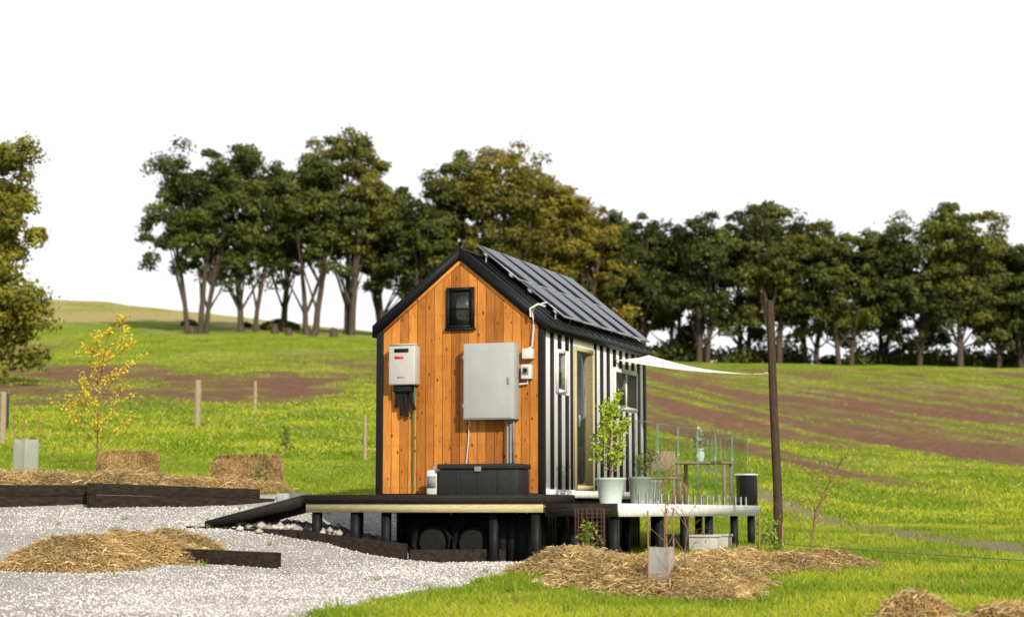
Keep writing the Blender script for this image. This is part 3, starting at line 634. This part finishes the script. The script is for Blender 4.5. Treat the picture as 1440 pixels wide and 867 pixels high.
def small_plant(name,loc,H,spread,nb,nl,ls,c0,c1,trunk=.012,leaf_lo=.3,up=.8,bark='twig',parent=None,droop=0,seed=1,lean=0):
    r=np.random.default_rng(seed); b=MB(); k=6; tp=[]
    for i in range(k): t=i/(k-1); tp.append([r.normal()*.02*H*t+lean*t*t,r.normal()*.02*H*t,H*.92*t])
    tp=np.array(tp); b.tube(tp,[trunk*(1-.7*i/(k-1)) for i in range(k)],0,6); segs=[]
    for i in range(nb):
        t=leaf_lo+(1-leaf_lo)*(i+.5)/nb; P0=np.array([np.interp(t*.92*H,tp[:,2],tp[:,a]) for a in(0,1,2)]); a=i*2.4+r.random(); l=spread*(.5+.5*r.random())*(1.15-.6*t)
        d=np.array([math.cos(a),math.sin(a),up]); d/=np.linalg.norm(d); P1=P0+d*l*.5+r.normal(size=3)*.02*H; P2=P0+d*l+np.array([0,0,-droop*l]); b.tube([P0,P1,P2],[trunk*.45,trunk*.3,trunk*.15],0,5,cap=False); segs.append((P0,P1,P2))
        for s in range(2):
            dd=d+r.normal(size=3)*.5; P3=P1+dd*l*.4; b.tube([P1,P3],[trunk*.25,trunk*.1],0,4,cap=False); segs.append((P1,(P1+P3)/2,P3))
    if nl:
        k=rng.integers(0,len(segs),nl); Sg=np.array(segs)[k]; t=(.2+.85*rng.random(nl))[:,None]; P=np.where(t<.5,Sg[:,0]+(Sg[:,1]-Sg[:,0])*t*2,Sg[:,1]+(Sg[:,2]-Sg[:,1])*(t-.5)*2)+rng.normal(size=(nl,3))*ls*.9
        b.leaves(P,rng.normal(size=(nl,3))+np.array([0,-.3,.6]),ls*(.5+.7*rng.random(nl)),col_mix(nl,c0,c1,.5),1,.5)
    return b.build(name,[bark,'leaf'],parent,loc)
small_plant('yellow_sapling',(-7.75,36.5,gz(-7.75,36.5)-.02),2.85,1.2,24,2600,.034,(.50,.40,.025),(.78,.62,.06),.02,.14,1.0,seed=3,lean=.15)
def pot(name,x,y,r0,r1,h,mat,plant):
    C=hroot(name,x,y,-.158); b=MB(); b.tube([(0,0,0),(0,0,h*.1),(0,0,h*.9),(0,0,h*.92),(0,0,h)],[r0,r0*1.02,r1*.97,r1*1.05,r1*1.05],0,20,cap=False); b.add([(r1*.95*math.cos(t*.314),r1*.95*math.sin(t*.314),h*.95) for t in range(20)],[list(range(20))],1); b.build('pot',[mat,'inter'],C,smooth=False)
    if plant: small_plant('plant',(0,0,h*.9),parent=C,**plant)
pot('potted_plant',1.13,-.45,.15,.21,.36,'pot',dict(H=1.12,spread=.46,nb=22,nl=1400,ls=.038,c0=(.20,.32,.02),c1=(.48,.56,.06),trunk=.014,leaf_lo=.08,up=1.0,seed=11))
pot('potted_plant',.75,2.9,.14,.18,.38,'potg',dict(H=.5,spread=.3,nb=8,nl=150,ls=.035,c0=(.06,.12,.02),c1=(.2,.26,.05),trunk=.01,leaf_lo=.1,up=1.0,seed=12))
pot('potted_plant',1.1,1.1,.13,.17,.40,'potg',dict(H=.3,spread=.2,nb=8,nl=120,ls=.03,c0=(.06,.12,.02),c1=(.2,.26,.05),trunk=.01,leaf_lo=.1,up=1.0,seed=13))
T=hroot('outdoor_table',.85,5.9,-.16); bx(T,'table_top',-.45,.45,-.3,.3,.70,.74,'greytimber',.006)
for i,(x,y) in enumerate(((-.4,-.25),(.4,-.25),(-.4,.25),(.4,.25))): bx(T,'table_leg_%d'%i,x-.03,x+.03,y-.03,y+.03,0,.699,'greytimber')
pt=hroot('flower_vase',.8,5.8,.582); b=MB(); b.tube([(0,0,0),(0,0,.1),(0,0,.22)],[.05,.09,.06],0,12); b.build('vase',['pot'],pt,smooth=True); small_plant('flowers',(0,0,.2),.3,.22,10,160,.04,(.15,.3,.12),(.7,.7,.65),.008,.1,.9,parent=pt,seed=21)
T=hroot('outdoor_chair',.5,4.6,-.16); bx(T,'seat',-.24,.24,-.24,.24,.42,.46,'greytimber',.01)
for i,(x,y) in enumerate(((-.21,-.21),(.21,-.21),(-.21,.21),(.21,.21))): bx(T,'leg_%d'%i,x-.018,x+.018,y-.018,y+.018,0,.419,'greytimber')
bx(T,'backrest',-.24,.24,-.24,-.21,.55,.88,'greytimber',.01); bx(T,'back_post_l',-.24,-.205,-.238,-.212,.461,.549,'greytimber'); bx(T,'back_post_r',.205,.24,-.238,-.212,.461,.549,'greytimber')

def guard(X,Y,w,h,sh,mat='guard',rz=.3,stk=4,dz=0):
    e=empty('tree_guard',(X,Y,gz(X,Y)-.02+dz),rz); b=MB(); n=stk; P=[(w*.5*math.cos(6.283*i/n),w*.5*math.sin(6.283*i/n)) for i in range(n)]
    for i in range(n):
        (x0,y0),(x1,y1)=P[i],P[(i+1)%n]; m_=((x0+x1)/2*.94,(y0+y1)/2*.94)
        b.add([(x0,y0,0.02),(m_[0],m_[1],.02),(m_[0],m_[1],h-.015),(x0,y0,h)],[[0,1,2,3]]); b.add([(m_[0],m_[1],.02),(x1,y1,.02),(x1,y1,h-.01),(m_[0],m_[1],h-.015)],[[0,1,2,3]])
    b.build('sleeve',[mat],e)
    for i in (0,2,3)[:3]:
        x,y=P[i]; pipe(e,'stake_%d'%i,[(x*.93,y*.93,-.3),(x*.93+random.uniform(-.01,.01),y*.93,sh*(.85+.2*random.random()))],.0085,'stake',4)
    return e
guard(1.57,20.7,.30,.46,.85,dz=.10)
small_plant('twiggy_sapling',(1.60,20.72,gz(1.6,20.7)+.05),1.45,.5,10,60,.02,(.3,.08,.04),(.4,.2,.08),.010,.3,1.3,seed=31)
small_plant('twiggy_sapling',(1.78,20.2,gz(1.78,20.2)),1.3,.5,10,40,.02,(.3,.08,.04),(.4,.2,.08),.009,.3,1.3,seed=32)
guard(-8.95,36.0,.46,.66,1.15,rz=.1)
e=empty('wire_tree_cage',(.99,25.0,gz(.99,25)-.02)); b=MB(); r_=.19
for i in range(18):
    a=i*6.283/18; b.tube([(r_*math.cos(a),r_*math.sin(a),0),(r_*math.cos(a),r_*math.sin(a),.8)],.0035,0,4)
for k in range(15):
    z=.02+k*.055; b.tube([(r_*math.cos(i*6.283/18),r_*math.sin(i*6.283/18),z) for i in range(19)],.003,0,4)
b.build('wire_mesh',['rust'],e); small_plant('plant',(0,0,0),.55,.32,12,260,.035,(.10,.2,.02),(.34,.42,.05),.01,.15,1,parent=e,seed=41)
small_plant('bare_sapling',(3.92,26.0,gz(3.92,26)),1.6,.85,12,110,.022,(.35,.12,.06),(.45,.25,.1),.016,.2,1.0,seed=57,lean=.5)
small_plant('green_sapling',(3.45,26.3,gz(3.45,26.3)),.6,.32,12,260,.035,(.08,.17,.02),(.30,.40,.04),.01,.1,1.2,seed=52)
ST=empty('plant_stake',(3.3,26.2,gz(3.3,26.2))); pipe(ST,'stake_1',[(0,0,-.1),(0,0,.75)],.012,'stake',4); pipe(ST,'stake_2',[(.3,0,-.1),(.31,0,.6)],.012,'stake',4)
small_plant('green_sapling',(-5.2,45.0,gz(-5.2,45)),.6,.3,8,120,.05,(.05,.1,.02),(.2,.26,.04),.012,.1,1.2,seed=54)
small_plant('green_sapling',(-4.4,34.2,gz(-4.4,34.2)),.45,.3,12,200,.03,(.14,.15,.06),(.32,.30,.1),.008,.1,1.2,seed=55)
b=MB()
for i in range(420):
    y=random.uniform(18,44); x=random.uniform(-.27,.27)*y
    g_=m_gravel(np.array([x]),np.array([y]))[0]
    if g_>.4 and random.random()<.93: continue
    z=gz(x,y); n=16; a=rng.random(n)*6.28; h=(.06+.12*rng.random(n))*(1 if g_<.4 else .5); r1=.03+.06*rng.random(n)
    P=np.stack([x+np.cos(a)*.02,y+np.sin(a)*.02,np.full(n,z)],1); Q=np.stack([x+np.cos(a)*r1,y+np.sin(a)*r1,z+h],1); w=np.stack([-np.sin(a),np.cos(a),0*a],1)*.008
    V=np.stack([P-w,P+w,Q],1).reshape(-1,3); b.add(V,np.arange(n*3).reshape(n,3),0,np.repeat(col_mix(n,(.13,.23,.02),(.36,.42,.05)),3,axis=0))
b.build('grass_tufts',['grass'])

# ------------------------------------------------------------------ fences
def fpost(X,Y,h,r=.075,mat='greytimber'):
    z=gz(X,Y); e=empty('fence_post',(X,Y,z)); b=MB(); b.tube([(0,0,-.2),(.005,0,h*.5),(0,0,h)],[r,r*.97,r*.93],0,9); b.build('post_shaft',[mat],e,smooth=False)
fpost(-12.0,46,1.25,.08); fpost(-8.86,55,1.32,.1); fpost(-8.3,63,.95,.06); fpost(-3.35,44.5,1.0,.045)
def wires(name,pts,hs):
    b=MB()
    for h in hs:
        P=[]
        for i in range(len(pts)-1):
            for t in np.linspace(0,1,8)[:-1]: 
                x=pts[i][0]*(1-t)+pts[i+1][0]*t; y=pts[i][1]*(1-t)+pts[i+1][1]*t; z=(gz(*pts[i])*(1-t)+gz(*pts[i+1])*t); P.append((x,y,z+h-.1*t*(1-t)))
        P.append((pts[-1][0],pts[-1][1],gz(*pts[-1])+h)); b.tube(P,.006,0,4)
    b.build(name,['wire'])
wires('wire_fence',[(-15,58),(-8.86,55),(-3.35,44.5)],(.45,.9))
wires('wire_fence',[(4.2,31),(9.5,22)],(.12,))
for px,Yd in [(268,166),(405,165),(430,166),(468,165),(385,168),(440,164)]:
    x=X_(px,Yd); z=gz(x,Yd); e=empty('tree_stump',(x,Yd,z)); b=MB(); hh=random.uniform(.4,.9); b.tube([(0,0,-.2),(0,0,hh*.7),(.04,0,hh)],[.4,.3,.26],0,8); b.build('stump',['bark'],e)
e=empty('rubbish_bin',(-13.75,52,gz(-13.75,52))); bx(e,'bin_body',-.3,.28,-.3,.3,0,.95,'binm',.03); bx(e,'bin_lid',-.32,.3,-.34,.32,.955,1.02,'greyd',.03)
for i,(x,y) in enumerate(((.9,5.2),(1.2,3.2),(.3,4.6))):
    g=hg(x,y); C=hroot('concrete_block',x,y,g-.02); bx(C,'block',0,.5,0,.3,0,.24,'concrete',.01)
    bx(C,'cap_slab',-.02,.52,-.02,.32,.241,.28,'concrete',.006)

# ------------------------------------------------------------------ light, world, camera
sun_el=math.radians(27); sd=Vector((.36,-.93,0)).normalized(); sdir=Vector((sd.x*math.cos(sun_el),sd.y*math.cos(sun_el),math.sin(sun_el)))
l=D.lights.new('sun','SUN'); l.energy=5.0; l.angle=math.radians(.5); l.color=(1,.92,.77); lo=D.objects.new('sun',l); S.collection.objects.link(lo); lo.rotation_euler=sdir.to_track_quat('Z','Y').to_euler(); lo.location=(20,-20,30)
w=D.worlds.new('World'); S.world=w; w.use_nodes=True; nt=w.node_tree
for n in list(nt.nodes): nt.nodes.remove(n)
o=N(nt,'OutputWorld'); bg=N(nt,'Background'); bg.inputs[1].default_value=.1; sk=N(nt,'TexSky',sky_type='NISHITA'); sk.sun_disc=False; sk.sun_elevation=sun_el; sk.sun_rotation=math.atan2(sd.x,sd.y); sk.dust_density=3; sk.air_density=1.0
tc=N(nt,'TexCoord'); sx=N(nt,'SeparateXYZ'); nt.links.new(tc.outputs['Generated'],sx.inputs[0])
mr=N(nt,'MapRange'); mr.inputs[1].default_value=.29; mr.inputs[2].default_value=.7; mr.inputs[3].default_value=1; mr.inputs[4].default_value=.2; nt.links.new(sx.outputs[2],mr.inputs[0])
hz=N(nt,'CombineXYZ'); 
for i,v in enumerate((11.0,11.0,11.2)): hz.inputs[i].default_value=v
c=mix(nt,mr.outputs[0],sk.outputs[0],hz.outputs[0]); nt.links.new(c,bg.inputs[0]); nt.links.new(bg.outputs[0],o.inputs[0])
cam=D.cameras.new('camera'); co=D.objects.new('camera',cam); S.collection.objects.link(co); S.camera=co
co.location=(0,0,0); co.rotation_euler=(math.radians(90+5.97),0,0); cam.lens=68.6; cam.sensor_width=36; cam.clip_start=.1; cam.clip_end=6000
cam.dof.use_dof=True; cam.dof.focus_distance=27.5; cam.dof.aperture_fstop=1.5
